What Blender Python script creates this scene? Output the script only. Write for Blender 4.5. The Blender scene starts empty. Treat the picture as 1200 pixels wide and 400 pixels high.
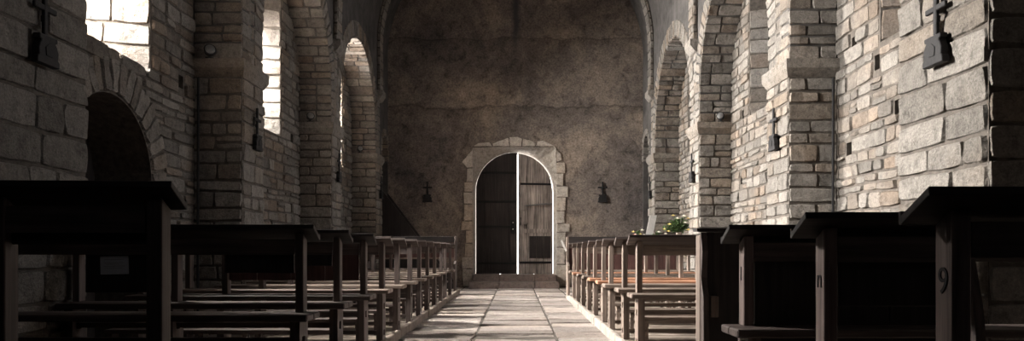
import bpy, bmesh, math, random
from mathutils import Vector, Matrix, noise
C = bpy.context.scene.collection
PI = math.pi
sc = bpy.context.scene
sc.view_settings.view_transform = 'Standard'
sc.view_settings.look = 'None'
sc.view_settings.gamma = 1.0
sc.view_settings.use_curve_mapping = False
sc.view_settings.exposure = 0.28
R = random.Random(7)

# ------------------------------------------------------------- materials
def nt(name):
    m = bpy.data.materials.new(name); m.use_nodes = True
    t = m.node_tree; b = t.nodes['Principled BSDF']
    return m, t, b
def N(t, kind, **kw):
    n = t.nodes.new(kind)
    for k, v in kw.items():
        if k in n.inputs: n.inputs[k].default_value = v
        else: setattr(n, k, v)
    return n
def L(t, a, b): t.links.new(a, b)
def ramp(t, fac, stops):
    r = t.nodes.new('ShaderNodeValToRGB')
    e = r.color_ramp.elements
    while len(e) < len(stops): e.new(0.5)
    for i, (p, c) in enumerate(stops):
        e[i].position = p; e[i].color = (c[0], c[1], c[2], 1) if not isinstance(c, float) else (c, c, c, 1)
    L(t, fac, r.inputs[0]); return r.outputs[0]
def mixc(t, a, b, fac, mode='MIX'):
    m = t.nodes.new('ShaderNodeMix'); m.data_type = 'RGBA'; m.blend_type = mode
    for s, v in ((m.inputs[6], a), (m.inputs[7], b), (m.inputs[0], fac)):
        if hasattr(v, 'type') and hasattr(v, 'is_linked'): L(t, v, s)
        elif isinstance(v, (int, float)): s.default_value = v
        else: s.default_value = (v[0], v[1], v[2], 1)
    return m.outputs[2]
def geo(t):
    return t.nodes.new('ShaderNodeNewGeometry').outputs['Position']
def bump(t, b, h, s, d=0.01):
    n = N(t, 'ShaderNodeBump', Strength=s, Distance=d)
    L(t, h, n.inputs['Height']); L(t, n.outputs[0], b.inputs['Normal'])

def stone_mat(name, cool, warm, val=(0.45, 1.25), warmth=(0.45, 0.75), rough=0.9):
    m, t, b = nt(name)
    at = t.nodes.new('ShaderNodeAttribute'); at.attribute_name = 'tone'
    sep = t.nodes.new('ShaderNodeSeparateColor'); L(t, at.outputs['Color'], sep.inputs[0])
    p = geo(t)
    n1 = N(t, 'ShaderNodeTexNoise', Scale=0.9, Detail=3.0); L(t, p, n1.inputs['Vector'])
    n2 = N(t, 'ShaderNodeTexNoise', Scale=14.0, Detail=8.0, Roughness=0.7); L(t, p, n2.inputs['Vector'])
    n3 = N(t, 'ShaderNodeTexNoise', Scale=70.0, Detail=5.0, Roughness=0.7); L(t, p, n3.inputs['Vector'])
    add = N(t, 'ShaderNodeMath', operation='ADD'); L(t, n1.outputs[0], add.inputs[0])
    mu = N(t, 'ShaderNodeMath', operation='MULTIPLY_ADD'); L(t, sep.outputs[1], mu.inputs[0]); mu.inputs[1].default_value = 0.35; mu.inputs[2].default_value = -0.17
    L(t, mu.outputs[0], add.inputs[1])
    wf = ramp(t, add.outputs[0], [(warmth[0], 0.0), (warmth[1], 1.0)])
    col = mixc(t, cool, warm, wf)
    v = N(t, 'ShaderNodeMapRange'); v.inputs['To Min'].default_value = val[0]; v.inputs['To Max'].default_value = val[1]
    L(t, sep.outputs[0], v.inputs[0])
    col = mixc(t, col, v.outputs[0], 1.0, 'MULTIPLY')
    spots = ramp(t, n2.outputs[0], [(0.3, 0.5), (0.47, 0.92), (0.7, 1.25)])
    col = mixc(t, col, spots, 1.0, 'MULTIPLY')
    fine = ramp(t, n3.outputs[0], [(0.34, 0.68), (0.64, 1.15)])
    col = mixc(t, col, fine, 1.0, 'MULTIPLY')
    L(t, col, b.inputs['Base Color']); b.inputs['Roughness'].default_value = rough
    b.inputs['Specular IOR Level'].default_value = 0.15
    s = N(t, 'ShaderNodeMath', operation='MULTIPLY_ADD'); L(t, n3.outputs[0], s.inputs[0]); s.inputs[1].default_value = 0.5; L(t, n2.outputs[0], s.inputs[2])
    bump(t, b, s.outputs[0], 1.0, 0.035)
    return m
STONE = stone_mat('rubble_stone', (0.20, 0.182, 0.165), (0.195, 0.153, 0.122), val=(0.62, 1.2))
STONE_P = stone_mat('dressed_stone', (0.215, 0.196, 0.178), (0.205, 0.165, 0.132), val=(0.7, 1.15))
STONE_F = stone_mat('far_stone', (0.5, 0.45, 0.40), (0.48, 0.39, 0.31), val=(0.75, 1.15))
FLAG = stone_mat('flagstone', (0.40, 0.348, 0.322), (0.385, 0.32, 0.282), val=(0.5, 1.2), rough=0.42)

STEP = stone_mat('step_stone', (0.17, 0.14, 0.13), (0.2, 0.14, 0.12), val=(0.7, 1.1), rough=0.5)
def plain(name, col, var=0.25, scale=6.0, rough=0.9, bs=0.5, bd=0.01, metal=0.0, spec=0.2):
    m, t, b = nt(name); p = geo(t)
    n = N(t, 'ShaderNodeTexNoise', Scale=scale, Detail=7.0, Roughness=0.65); L(t, p, n.inputs['Vector'])
    f = ramp(t, n.outputs[0], [(0.3, 1 - var), (0.7, 1 + var)])
    L(t, mixc(t, col, f, 1.0, 'MULTIPLY'), b.inputs['Base Color'])
    b.inputs['Roughness'].default_value = rough; b.inputs['Metallic'].default_value = metal
    b.inputs['Specular IOR Level'].default_value = spec
    if bs: bump(t, b, n.outputs[0], bs, bd)
    return m
MORTAR = plain('mortar', (0.07, 0.06, 0.052), 0.5, 20.0)
PLASTER = plain('old_plaster', (0.062, 0.057, 0.055), 0.5, 3.0, bs=0.4)
IRON = plain('dark_iron', (0.018, 0.017, 0.018), 0.3, 40.0, 0.6, 0.3, 0.003, metal=0.3)
GREYMETAL = plain('grey_metal', (0.18, 0.18, 0.18), 0.2, 30.0, 0.45, 0, metal=0.7)
PALE = plain('pale_board', (0.42, 0.41, 0.40), 0.1, 12.0)
WHITEPAINT = plain('white_paint', (0.75, 0.73, 0.7), 0.05, 30.0, 0.6, 0.0)
PAPER = plain('paper', (0.55, 0.58, 0.64), 0.06, 25.0, 0.8, 0.0)
LEAF = plain('leaf_green', (0.06, 0.10, 0.035), 0.5, 30.0, 0.6, 0.0)
YELLOW = plain('yellow_petal', (0.75, 0.6, 0.2), 0.1, 30.0, 0.7, 0.0)
CREAM = plain('cream_petal', (0.8, 0.75, 0.65), 0.1, 30.0, 0.7, 0.0)
PINK = plain('pink_petal', (0.7, 0.42, 0.38), 0.1, 30.0, 0.7, 0.0)
CERAMIC = plain('ceramic', (0.25, 0.2, 0.17), 0.1, 20.0, 0.35, 0.0)

def wood_mat(name, c1, c2, axis=0, rough=0.55, spec=0.3):
    m, t, b = nt(name)
    tc = t.nodes.new('ShaderNodeTexCoord'); mp = t.nodes.new('ShaderNodeMapping')
    s = [34.0, 34.0, 34.0]; s[axis] = 1.6
    mp.inputs['Scale'].default_value = s
    oi = t.nodes.new('ShaderNodeObjectInfo')
    va = N(t, 'ShaderNodeVectorMath', operation='ADD'); L(t, geo(t), va.inputs[0])
    cx = t.nodes.new('ShaderNodeCombineXYZ'); ml = N(t, 'ShaderNodeMath', operation='MULTIPLY'); ml.inputs[1].default_value = 5.0
    L(t, oi.outputs['Random'], ml.inputs[0]); L(t, ml.outputs[0], cx.inputs[axis]); L(t, cx.outputs[0], va.inputs[1])
    L(t, va.outputs[0], mp.inputs[0])
    n = N(t, 'ShaderNodeTexNoise', Scale=1.0, Detail=6.0, Roughness=0.65, Distortion=0.4); L(t, mp.outputs[0], n.inputs['Vector'])
    n2 = N(t, 'ShaderNodeTexNoise', Scale=2.5, Detail=4.0); L(t, geo(t), n2.inputs['Vector'])
    col = ramp(t, n.outputs[0], [(0.3, c1), (0.68, c2)])
    col = mixc(t, col, ramp(t, n2.outputs[0], [(0.3, 0.6), (0.7, 1.25)]), 1.0, 'MULTIPLY')
    L(t, col, b.inputs['Base Color'])
    b.inputs['Roughness'].default_value = rough; b.inputs['Specular IOR Level'].default_value = spec
    bump(t, b, n.outputs[0], 0.5, 0.004)
    return m
def woods(tag, c1, c2, **k): return [wood_mat('%s_%s' % (tag, 'xyz'[a]), c1, c2, a, **k) for a in range(3)]
W_GREY = woods('grey_oak', (0.06, 0.045, 0.037), (0.24, 0.185, 0.155))
W_DARK = woods('dark_oak', (0.035, 0.026, 0.024), (0.115, 0.088, 0.08))
W_MID = woods('brown_oak', (0.06, 0.042, 0.038), (0.24, 0.18, 0.165))
W_BLACK = woods('black_oak', (0.012, 0.010, 0.010), (0.035, 0.028, 0.027))
W_ORANGE = woods('orange_oak', (0.20, 0.085, 0.045), (0.42, 0.22, 0.14))
W_RED = woods('red_brown_oak', (0.045, 0.022, 0.020), (0.10, 0.048, 0.043))
W_PLAT = woods('platform_oak', (0.10, 0.08, 0.065), (0.30, 0.25, 0.21))
W_DOOR_D = wood_mat('door_dark', (0.010, 0.008, 0.008), (0.045, 0.036, 0.034), 2)
W_DOOR_L = wood_mat('door_weathered', (0.06, 0.048, 0.045), (0.5, 0.43, 0.39), 2)

def endwall_mat():
    m, t, b = nt('stained_render'); p = geo(t)
    sx = t.nodes.new('ShaderNodeSeparateXYZ'); L(t, p, sx.inputs[0])
    def noise_(sc_, d=6.0, r=0.6, dist=0.0):
        n = N(t, 'ShaderNodeTexNoise', Scale=sc_, Detail=d, Roughness=r, Distortion=dist); L(t, p, n.inputs['Vector']); return n.outputs[0]
    def math_(op, a, b_=None, c_=None):
        n = N(t, 'ShaderNodeMath', operation=op)
        for i, v in enumerate((a, b_, c_)):
            if v is None: continue
            if isinstance(v, (int, float)): n.inputs[i].default_value = v
            else: L(t, v, n.inputs[i])
        return n.outputs[0]
    big = noise_(0.8, 5.0, 0.6, 0.6); mid = noise_(5.0, 9.0, 0.72, 0.5); fine = noise_(28.0, 8.0, 0.75)
    col = ramp(t, big, [(0.3, (0.10, 0.087, 0.085)), (0.5, (0.185, 0.155, 0.137)), (0.7, (0.31, 0.25, 0.205))])
    col = mixc(t, col, ramp(t, mid, [(0.32, 0.42), (0.46, 0.9), (0.68, 1.25)]), 1.0, 'MULTIPLY')
    col = mixc(t, col, ramp(t, fine, [(0.36, 0.55), (0.62, 1.2)]), 1.0, 'MULTIPLY')
    wob = noise_(1.3, 5.0, 0.6)
    for z0, amp, wd in ((4.02, 0.5, 0.018), (5.56, 0.35, 0.012)):
        zz = math_('MULTIPLY_ADD', wob, amp, z0 - amp * 0.5)
        d = math_('ABSOLUTE', math_('SUBTRACT', sx.outputs[2], zz))
        f = ramp(t, math_('DIVIDE', d, wd * 2.2), [(0.1, 0.6), (0.8, 1.0)])
        col = mixc(t, col, f, 1.0, 'MULTIPLY')
        d2 = math_('DIVIDE', math_('ADD', math_('SUBTRACT', zz, sx.outputs[2]), 0.0), 0.3)   # darker band fading out just below each wavy line
        f2 = ramp(t, d2, [(0.0, 1.0), (0.06, 0.8), (1.0, 1.0)])
        col = mixc(t, col, f2, 1.0, 'MULTIPLY')
    # sooty streak hanging down the middle
    wx = math_('MULTIPLY_ADD', noise_(2.0), 0.12, -0.05)
    dx = math_('DIVIDE', math_('ABSOLUTE', math_('SUBTRACT', sx.outputs[0], wx)), 0.13)
    prof = ramp(t, dx, [(0.15, 1.0), (1.0, 0.0)])
    up = ramp(t, math_('MULTIPLY_ADD', sx.outputs[2], 0.2, -0.65), [(0.0, 0.0), (0.38, 0.22), (0.5, 0.9)])
    k = math_('MULTIPLY', prof, up)
    col = mixc(t, col, (0.05, 0.048, 0.055), k)
    # darker damp towards the foot (rising-damp stain)
    dm = ramp(t, math_('ADD', sx.outputs[2], math_('MULTIPLY', big, 1.6)), [(0.55, 0.5), (1.0, 0.5)])
    h = math_('MULTIPLY_ADD', fine, 0.4, mid)
    L(t, col, b.inputs['Base Color']); b.inputs['Roughness'].default_value = 0.95; b.inputs['Specular IOR Level'].default_value = 0.1
    bump(t, b, h, 0.6, 0.03)
    return m
ENDWALL = endwall_mat()
def glass_mat():
    m, t, b = nt('old_window_glass')
    t.nodes.remove(b); out = t.nodes['Material Output']
    tr = N(t, 'ShaderNodeBsdfTransparent'); tr.inputs[0].default_value = (0.93, 0.95, 0.96, 1)
    gl = N(t, 'ShaderNodeBsdfGlossy'); gl.inputs['Roughness'].default_value = 0.1
    mx = N(t, 'ShaderNodeMixShader'); mx.inputs[0].default_value = 0.06
    L(t, tr.outputs[0], mx.inputs[1]); L(t, gl.outputs[0], mx.inputs[2]); L(t, mx.outputs[0], out.inputs[0])
    return m
GLASS = glass_mat()

# ------------------------------------------------------------- helpers
def link(name, me, parent=None, kind=None):
    o = bpy.data.objects.new(name, me); C.objects.link(o)
    if parent is not None: o.parent = parent
    if kind: o['kind'] = kind
    return o
def obj(name, bm, mats, parent=None, kind=None, bev=0.0, smooth=False):
    if bev: bmesh.ops.bevel(bm, geom=list(bm.edges), offset=bev, segments=1, affect='EDGES', clamp_overlap=True)
    me = bpy.data.meshes.new(name); bm.to_mesh(me); bm.free()
    for m in (mats if isinstance(mats, (list, tuple)) else [mats]): me.materials.append(m)
    if smooth:
        for p in me.polygons: p.use_smooth = True
    return link(name, me, parent, kind)
def tag(o, label, cat, group=None):
    o['label'] = label; o['category'] = cat
    if group: o['group'] = group
    return o
def thing(name, label, cat, loc=(0, 0, 0), rz=0, group=None):
    o = bpy.data.objects.new(name, None); o.empty_display_size = 0.1; C.objects.link(o)
    o.location = loc; o.rotation_euler = (0, 0, rz)
    return tag(o, label, cat, group)
def BM(): return bmesh.new()
def bx(bm, x0, x1, y0, y1, z0, z1, mi=0):
    vs = [bm.verts.new((x, y, z)) for z in (z0, z1) for y in (y0, y1) for x in (x0, x1)]
    for f in ((0, 2, 3, 1), (4, 5, 7, 6), (0, 1, 5, 4), (2, 6, 7, 3), (0, 4, 6, 2), (1, 3, 7, 5)):
        fc = bm.faces.new([vs[i] for i in f]); fc.material_index = mi
    return vs
def prism(bm, pts, a0, a1, axis='x', mi=0):
    """pts: outline in the two other axes (order y,z / x,z / x,y)."""
    def P(a, p):
        return {'x': (a, p[0], p[1]), 'y': (p[0], a, p[1]), 'z': (p[0], p[1], a)}[axis]
    A = [bm.verts.new(P(a0, p)) for p in pts]; B = [bm.verts.new(P(a1, p)) for p in pts]
    n = len(pts); fs = []
    fs.append(bm.faces.new(A[::-1])); fs.append(bm.faces.new(B))
    for i in range(n): fs.append(bm.faces.new((A[i], A[(i + 1) % n], B[(i + 1) % n], B[i])))
    for f in fs: f.material_index = mi
    bmesh.ops.recalc_face_normals(bm, faces=fs)
def lathe(bm, prof, cx=0, cy=0, cz=0, n=16, mi=0):
    rings = []
    for r, z in prof:
        rings.append([bm.verts.new((cx + r * math.cos(2 * PI * i / n), cy + r * math.sin(2 * PI * i / n), cz + z)) for i in range(n)])
    for a, b in zip(rings, rings[1:]):
        for i in range(n):
            f = bm.faces.new((a[i], a[(i + 1) % n], b[(i + 1) % n], b[i])); f.material_index = mi
    for rg, rev in ((rings[0], True), (rings[-1], False)):
        f = bm.faces.new(rg[::-1] if rev else rg); f.material_index = mi
def tube(bm, pts, r, n=8, mi=0):
    pts = [Vector(p) for p in pts]; rings = []
    for i, p in enumerate(pts):
        d = (pts[min(i + 1, len(pts) - 1)] - pts[max(i - 1, 0)]).normalized()
        u = d.orthogonal().normalized() if i == 0 else (u - d * u.dot(d)).normalized()
        w = d.cross(u)
        rings.append([bm.verts.new(p + (u * math.cos(2 * PI * k / n) + w * math.sin(2 * PI * k / n)) * r) for k in range(n)])
    for a, b in zip(rings, rings[1:]):
        for k in range(n): bm.faces.new((a[k], a[(k + 1) % n], b[(k + 1) % n], b[k])).material_index = mi
    bm.faces.new(rings[0][::-1]); bm.faces.new(rings[-1])

def boolean(name, bm_body, cutters, mat):
    me = bpy.data.meshes.new(name); bmesh.ops.recalc_face_normals(bm_body, faces=bm_body.faces); bm_body.to_mesh(me); bm_body.free()
    o = link(name + '_tmp', me); tmp = []
    for bm in cutters:
        bmesh.ops.recalc_face_normals(bm, faces=bm.faces)
        m2 = bpy.data.meshes.new('cut'); bm.to_mesh(m2); bm.free()
        c = link('cut', m2); tmp.append(c)
        md = o.modifiers.new('b', 'BOOLEAN'); md.operation = 'DIFFERENCE'; md.solver = 'EXACT'; md.object = c
    dg = bpy.context.evaluated_depsgraph_get()
    res = bpy.data.meshes.new_from_object(o.evaluated_get(dg))
    for c in tmp + [o]: bpy.data.objects.remove(c)
    return res

class MeshData:
    """collects verts/faces with a per-vertex tone colour and a material index"""
    def __init__(s): s.v = []; s.f = []; s.mi = []; s.t = []; s.sm = []
    def add(s, vs, fs, mi, tone, smooth=False):
        b = len(s.v); s.v += vs; s.t += [tone] * len(vs)
        for f in fs: s.f.append(tuple(b + i for i in f)); s.mi.append(mi); s.sm.append(smooth)
    def add_mesh(s, me, mi=0, tone=(0.5, 0.5, 0.5)):
        s.add([tuple(v.co) for v in me.vertices], [tuple(p.vertices) for p in me.polygons], mi, tone)
    def add_bm(s, bm, mi=0, tone=(0.5, 0.5, 0.5)):
        bm.verts.ensure_lookup_table(); bm.verts.index_update()
        s.add([tuple(v.co) for v in bm.verts], [tuple(v.index for v in f.verts) for f in bm.faces], mi, tone); bm.free()
    def build(s, name, mats, parent=None, kind='structure'):
        me = bpy.data.meshes.new(name); me.from_pydata(s.v, [], s.f)
        me.polygons.foreach_set('material_index', s.mi)
        me.polygons.foreach_set('use_smooth', s.sm)
        a = me.color_attributes.new('tone', 'FLOAT_COLOR', 'POINT')
        buf = []
        for c in s.t: buf += [c[0], c[1], c[2], 1.0]
        a.data.foreach_set('color', buf)
        for m in mats: me.materials.append(m)
        me.update()
        return link(name, me, parent, kind)

def stone(M, fn, u0, u1, b0, b1, d, n, tone, mi=1, flip=False):
    """one pillow-faced block; b0,b1: bottom/top course lines as functions of u"""
    w = u1 - u0; h = b1((u0 + u1) / 2) - b0((u0 + u1) / 2)
    if w < 0.02 or h < 0.02: return
    e = min(0.007 + R.random() * 0.006, w * 0.3, h * 0.3)
    js = [R.uniform(-0.012, 0.012) if w > 0.1 else 0 for _ in range(2)]
    def ts(size): return [0.0] + [e / size + (1 - 2 * e / size) * k / (n - 1) for k in range(n)] + [1.0]
    tu, tv = ts(w), ts(h); vs = []; m = n + 2
    seed = Vector((R.random() * 50, R.random() * 50, 0))
    cr = e * 1.1
    for j, tb in enumerate(tv):
        for i, ta in enumerate(tu):
            edge = (i in (0, m - 1)) or (j in (0, m - 1))
            uu = u0 + ta * w + js[0] * (tb - 0.5) * (1 - ta) + js[1] * (tb - 0.5) * ta
            vv = b0(uu) * (1 - tb) + b1(uu) * tb
            ci = 1 if i <= 1 else (-1 if i >= m - 2 else 0); cj = 1 if j <= 1 else (-1 if j >= m - 2 else 0)
            if ci and cj:
                uu += ci * cr * 0.5; vv += cj * cr * 0.5
            q = seed + Vector((uu, vv, 0)) * 7
            nz = noise.noise(q)
            dd = -0.006 if edge else d * (1 + 0.9 * nz)
            if not edge:
                uu += noise.noise(q + Vector((9, 0, 3))) * e * 0.7; vv += noise.noise(q + Vector((0, 9, 5))) * e * 0.7
            else:
                uu += noise.noise(q * 2 + Vector((3, 7, 3))) * 0.006; vv += noise.noise(q * 2 + Vector((1, 2, 5))) * 0.006
            vs.append(fn(uu, vv, dd))
    fs = []
    for j in range(m - 1):
        for i in range(m - 1):
            a = j * m + i
            q = (a, a + 1, a + m + 1, a + m)
            fs.append(q[::-1] if flip else q)
    M.add(vs, fs, mi, tone, False)

def courses(M, fn, u0, u1, v0, v1, hr, wr, gap=0.008, depth=(0.012, 0.028), n=3, intervals=None, wav=0.012, mi=1, flip=False, tonef=None):
    v = v0; k = 0
    ph = R.random() * 100
    def line(vv, idx):
        if idx == 0: return lambda u: vv
        return lambda u: vv + wav * noise.noise(Vector((u * 1.3 + ph, idx * 3.7, 0))) * 2
    edges = [v0]
    while edges[-1] < v1 - hr[0] * 0.6: edges.append(edges[-1] + R.uniform(*hr))
    sc_ = (v1 - v0) / (edges[-1] - v0); edges = [v0 + (x - v0) * sc_ for x in edges]
    for k in range(len(edges) - 1):
        la = line(edges[k], k); lb = line(edges[k + 1], k + 1 if k < len(edges) - 2 else 0)
        if k == len(edges) - 2: lb = (lambda vv: (lambda u: vv))(edges[-1])
        b0 = (lambda f: (lambda u: f(u) + gap / 2))(la); b1 = (lambda f: (lambda u: f(u) - gap / 2))(lb)
        mid = (edges[k] + edges[k + 1]) / 2
        ivs = intervals(edges[k], edges[k + 1]) if intervals else [(u0, u1)]
        for a, c in ivs:
            if c - a < 0.03: continue
            x = a; cuts = [a]
            hh = edges[k + 1] - edges[k]
            while x < c:
                x += R.uniform(*wr) * (0.75 + 0.5 * hh / hr[1]); cuts.append(x)
            if len(cuts) > 2 and cuts[-1] - c > (cuts[-1] - cuts[-2]) * 0.5: cuts.pop()
            s2 = (c - a) / (cuts[-1] - a); cuts = [a + (q - a) * s2 for q in cuts]
            for p, q in zip(cuts, cuts[1:]):
                tone = (R.random(), R.random(), R.random())
                if tonef: tone = tonef((p + q) / 2, mid, tone)
                if hh > hr[0] * 1.5 and R.random() < 0.12 and q - p < 0.3:   # two thin stones in one course
                    mm = (lambda f, g: (lambda u: (f(u) + g(u)) / 2))(la, lb)
                    stone(M, fn, p + gap / 2, q - gap / 2, b0, (lambda f: (lambda u: f(u) - gap / 2))(mm), R.uniform(*depth), n, tone, mi, flip)
                    stone(M, fn, p + gap / 2, q - gap / 2, (lambda f: (lambda u: f(u) + gap / 2))(mm), b1, R.uniform(*depth), n, (R.random(), R.random(), 0), mi, flip)
                else:
                    stone(M, fn, p + gap / 2, q - gap / 2, b0, b1, R.uniform(*depth), n, tone, mi, flip)

def minus(iv, holes):
    out = [iv]
    for h0, h1 in holes:
        nx = []
        for a, b in out:
            if h1 <= a or h0 >= b: nx.append((a, b)); continue
            if h0 > a: nx.append((a, h0))
            if h1 < b: nx.append((h1, b))
        out = nx
    return out

# ------------------------------------------------------------- dimensions
XN, XR, XO = 2.85, 3.34, 4.3          # nave face, recess wall face, outer face
YEND, YBACK = 17.17, -4.0
SPRING = 5.15                          # vault springs here
PIERS = [(4.06, 4.98), (7.97, 8.62), (11.85, 12.45), (15.62, 16.3)]
BAYS = [(0.1, 4.06), (4.98, 7.97), (8.62, 11.85), (12.45, 15.62), (16.4, 17.1)]
ARCH = []                              # (y centre, R, z centre)
for i, (a, b) in enumerate(BAYS):
    r = (b - a) / 2
    ARCH.append(((a + b) / 2, r, 3.0 if i == 4 else (4.68 if i == 3 else 4.78) - r))
WIN = {1: (6.42, 0.62), 2: (10.3, 0.66), 3: (14.25, 0.6)}
WOUT = 0.34                            # outer half width
IMP = 2.62, 2.8                        # impost bottom / top

def arch_outline(cy, r, zb, zc, n=20):
    return [(cy - r, zb)] + [(cy - r * math.cos(PI * k / n), zc + r * math.sin(PI * k / n)) for k in range(n + 1)] + [(cy + r, zb)]
def loft(bm, A, B):
    """A, B: equal-length closed rings of 3D points"""
    a = [bm.verts.new(p) for p in A]; b = [bm.verts.new(p) for p in B]; n = len(a)
    bm.faces.new(a[::-1]); bm.faces.new(b)
    for i in range(n): bm.faces.new((a[i], a[(i + 1) % n], b[(i + 1) % n], b[i]))

PUT = {-1: [(6.95, 3.9 - 0.3), (8.9, 0)],}
def px2(x, y, X):                      # pixel on a plane X -> (Y, Z)
    Y = X * 900 / (x - 604); return Y, 0.82 + (294 - y) * Y / 900
PUTL = [px2(x, y, -XR) for x, y in ((212, 96), (342, 162), (341, 244), (335, 56), (405, 170), (405, 258), (318, 262))]
PUTR = [px2(x, y, XR) for x, y in ((1001, 51), (995, 175), (1028, 73), (1052, 125), (881, 33), (871, 134), (869, 211), (803, 168), (803, 238), (812, 97))]

def build_wall(side):
    s = side; name = 'wall_left' if s < 0 else 'wall_right'
    puts = PUTL if s < 0 else PUTR
    sill = 2.44 if s < 0 else 2.72
    M = MeshData()
    # recess wall with windows, door, putlog holes
    body = BM(); bx(body, *(sorted((s * XR, s * XO))), YBACK - 0.6, YEND + 0.6, -0.3, 5.4)
    cut = []
    for i, (wc, hw) in WIN.items():
        zc_in = 4.25; zc_out = 4.2
        A = [(s * (XR - 0.05), y, z) for y, z in arch_outline(wc, hw, sill, zc_in)]
        B = [(s * (XO + 0.05), y, z) for y, z in arch_outline(wc, WOUT, sill + 0.2, zc_out)]
        bm = BM(); loft(bm, A, B); cut.append(bm)
    if s < 0:
        bm = BM(); prism(bm, arch_outline(6.35, 0.70, -0.02, 1.42), -XR + 0.05, -XR - 0.62, 'x'); cut.append(bm)
    for (py, pz) in puts:
        bm = BM(); a = 0.045 + 0.02 * R.random(); c = 0.06 + 0.02 * R.random()
        bx(bm, *(sorted((s * (XR - 0.02), s * (XR + 0.25)))), py - a, py + a, pz - c, pz + c); cut.append(bm)
    M.add_mesh(boolean(name, body, cut, None), 0)
    # arcade wall
    body = BM(); bx(body, *(sorted((s * XN, s * (XR + 0.02)))), YBACK - 0.6, YEND + 0.02, -0.3, SPRING + 0.35)
    cut = []
    for (cy, r, zc) in ARCH:
        bm = BM(); prism(bm, arch_outline(cy, r, -0.02, zc, 28), s * (XN - 0.1), s * (XR + 0.1), 'x'); cut.append(bm)
    M.add_mesh(boolean(name, body, cut, None), 2)
    # rubble courses of the recess walls
    fn = (lambda u, v, d: (s * (XR - d), u, v))
    flip = s > 0
    for i, (b0, b1) in enumerate(BAYS[1:4], 1):
        wc, hw = WIN[i]
        def ivs(za, zb, b0=b0, b1=b1, wc=wc, hw=hw, i=i):
            z = (za + zb) / 2; holes = []
            if z > sill:
                w = hw if z < 4.25 else math.sqrt(max(0, hw * hw - (z - 4.25) ** 2))
                if w > 0.02: holes.append((wc - w, wc + w))
            if s < 0 and i == 1 and z < 1.42 + 0.98:
                w = 0.98 if z < 1.42 else math.sqrt(max(0, 0.98 ** 2 - (z - 1.42) ** 2))
                holes.append((6.35 - w + 0.02, 6.35 + w - 0.02))
            for py, pz in puts:
                if za - 0.02 < pz < zb + 0.02: holes.append((py - 0.07, py + 0.07))
            return minus((b0 + 0.005, b1 - 0.005), holes)
        edge_h = (0.07, 0.17) if i < 3 else (0.08, 0.16)
        courses(M, fn, b0, b1, 0.0, 4.8, edge_h, (0.14, 0.42) if s < 0 else (0.14, 0.36), gap=0.008, depth=(0.006, 0.028), n=4 if i == 1 else 3, intervals=ivs, flip=flip, wav=0.016)
        # splayed window jambs
        for sg in (1, -1):
            a0 = Vector((s * (XR - 0.05), wc + sg * hw)); b = Vector((s * (XO + 0.05), wc + sg * WOUT)); a = a0 + (b - a0) * (0.05 / (XO - XR + 0.1))
            Lj = (b - a).length; dr = (b - a) / Lj; nr = Vector((-dr.y, dr.x))
            if nr.y * sg > 0: nr = -nr
            f2 = lambda u, v, d, a=a, dr=dr, nr=nr: (a.x + dr.x * u + nr.x * d, a.y + dr.y * u + nr.y * d, v)
            fl = (s > 0) == (sg > 0)
            courses(M, f2, 0.0, Lj, sill + 0.02, 4.25, (0.16, 0.3), (0.25, 0.55), gap=0.007, depth=(0.006, 0.018), n=4 if (sg > 0 and i < 3) else 2, flip=not fl if s < 0 else not fl)
    # doorway voussoirs and jambs
    if s < 0:
        fr = lambda u, v, d: (-XR + 0.0 + d, 6.35 - (0.70 + u) * math.cos(v / 0.85), 1.42 + (0.70 + u) * math.sin(v / 0.85))
        courses(M, fr, 0.0, 0.30, 0.0, PI * 0.85, (0.11, 0.16), (0.6, 0.7), gap=0.007, depth=(0.02, 0.035), n=4, mi=3, wav=0.0, flip=True)
        for sg in (-1, 1):
            lo, hi = (6.35 + 0.70, 6.35 + 1.0) if sg > 0 else (6.35 - 1.0, 6.35 - 0.70)
            courses(M, fn, lo, hi, 0.0, 1.42, (0.22, 0.34), (0.5, 0.6), gap=0.007, depth=(0.02, 0.03), n=4, mi=3)
    # arch intrados and rings
    for i, (cy, r, zc) in enumerate(ARCH):
        if i == 0: continue
        st = zc - 2.8; arc = PI * r
        def path(q, rr=0.0, cy=cy, r=r, zc=zc, st=st, arc=arc):
            # q along the soffit from the near pier, over, down to the far pier; returns y,z on radius r-rr
            if q < st: return cy - (r - rr), 2.8 + q
            if q > st + arc: return cy + (r - rr), zc - (q - st - arc)
            a = (q - st) / r; return cy - (r - rr) * math.cos(a), zc + (r - rr) * math.sin(a)
        def fi(u, v, d, path=path):
            y, z = path(v, d); return (s * (XN + u), y, z)
        z_lo = 0.0
        courses(M, fi, -0.02, XR - XN, z_lo, 2 * st + arc, (0.09, 0.19), (0.14, 0.36), gap=0.008, depth=(0.008, 0.028), n=3, mi=1, wav=0.006, flip=s < 0)
        def fg(u, v, d, path=path):
            y, z = path(v, -u); return (s * (XN - d), y, z)
        courses(M, fg, 0.0, 0.29 if i < 4 else 0.14, z_lo, 2 * st + arc, (0.10, 0.16), (0.6, 0.7), gap=0.008, depth=(0.014, 0.022), n=3, mi=3, wav=0.0, flip=s > 0)
    # stonework on the nave face between neighbouring rings above each pier
    for k, (p0, p1) in enumerate(PIERS[1:], 1):
        f3 = lambda u, v, d: (s * (XN - d), u, v)
        courses(M, f3, p0 + 0.2, p1 - 0.2, 2.8, 3.98, (0.12, 0.2), (0.2, 0.3), depth=(0.008, 0.016), n=2, mi=3, flip=flip)
    o = M.build(name, [MORTAR, STONE, PLASTER, STONE_P])
    return o
wl = build_wall(-1); wr_ = build_wall(1)

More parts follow.
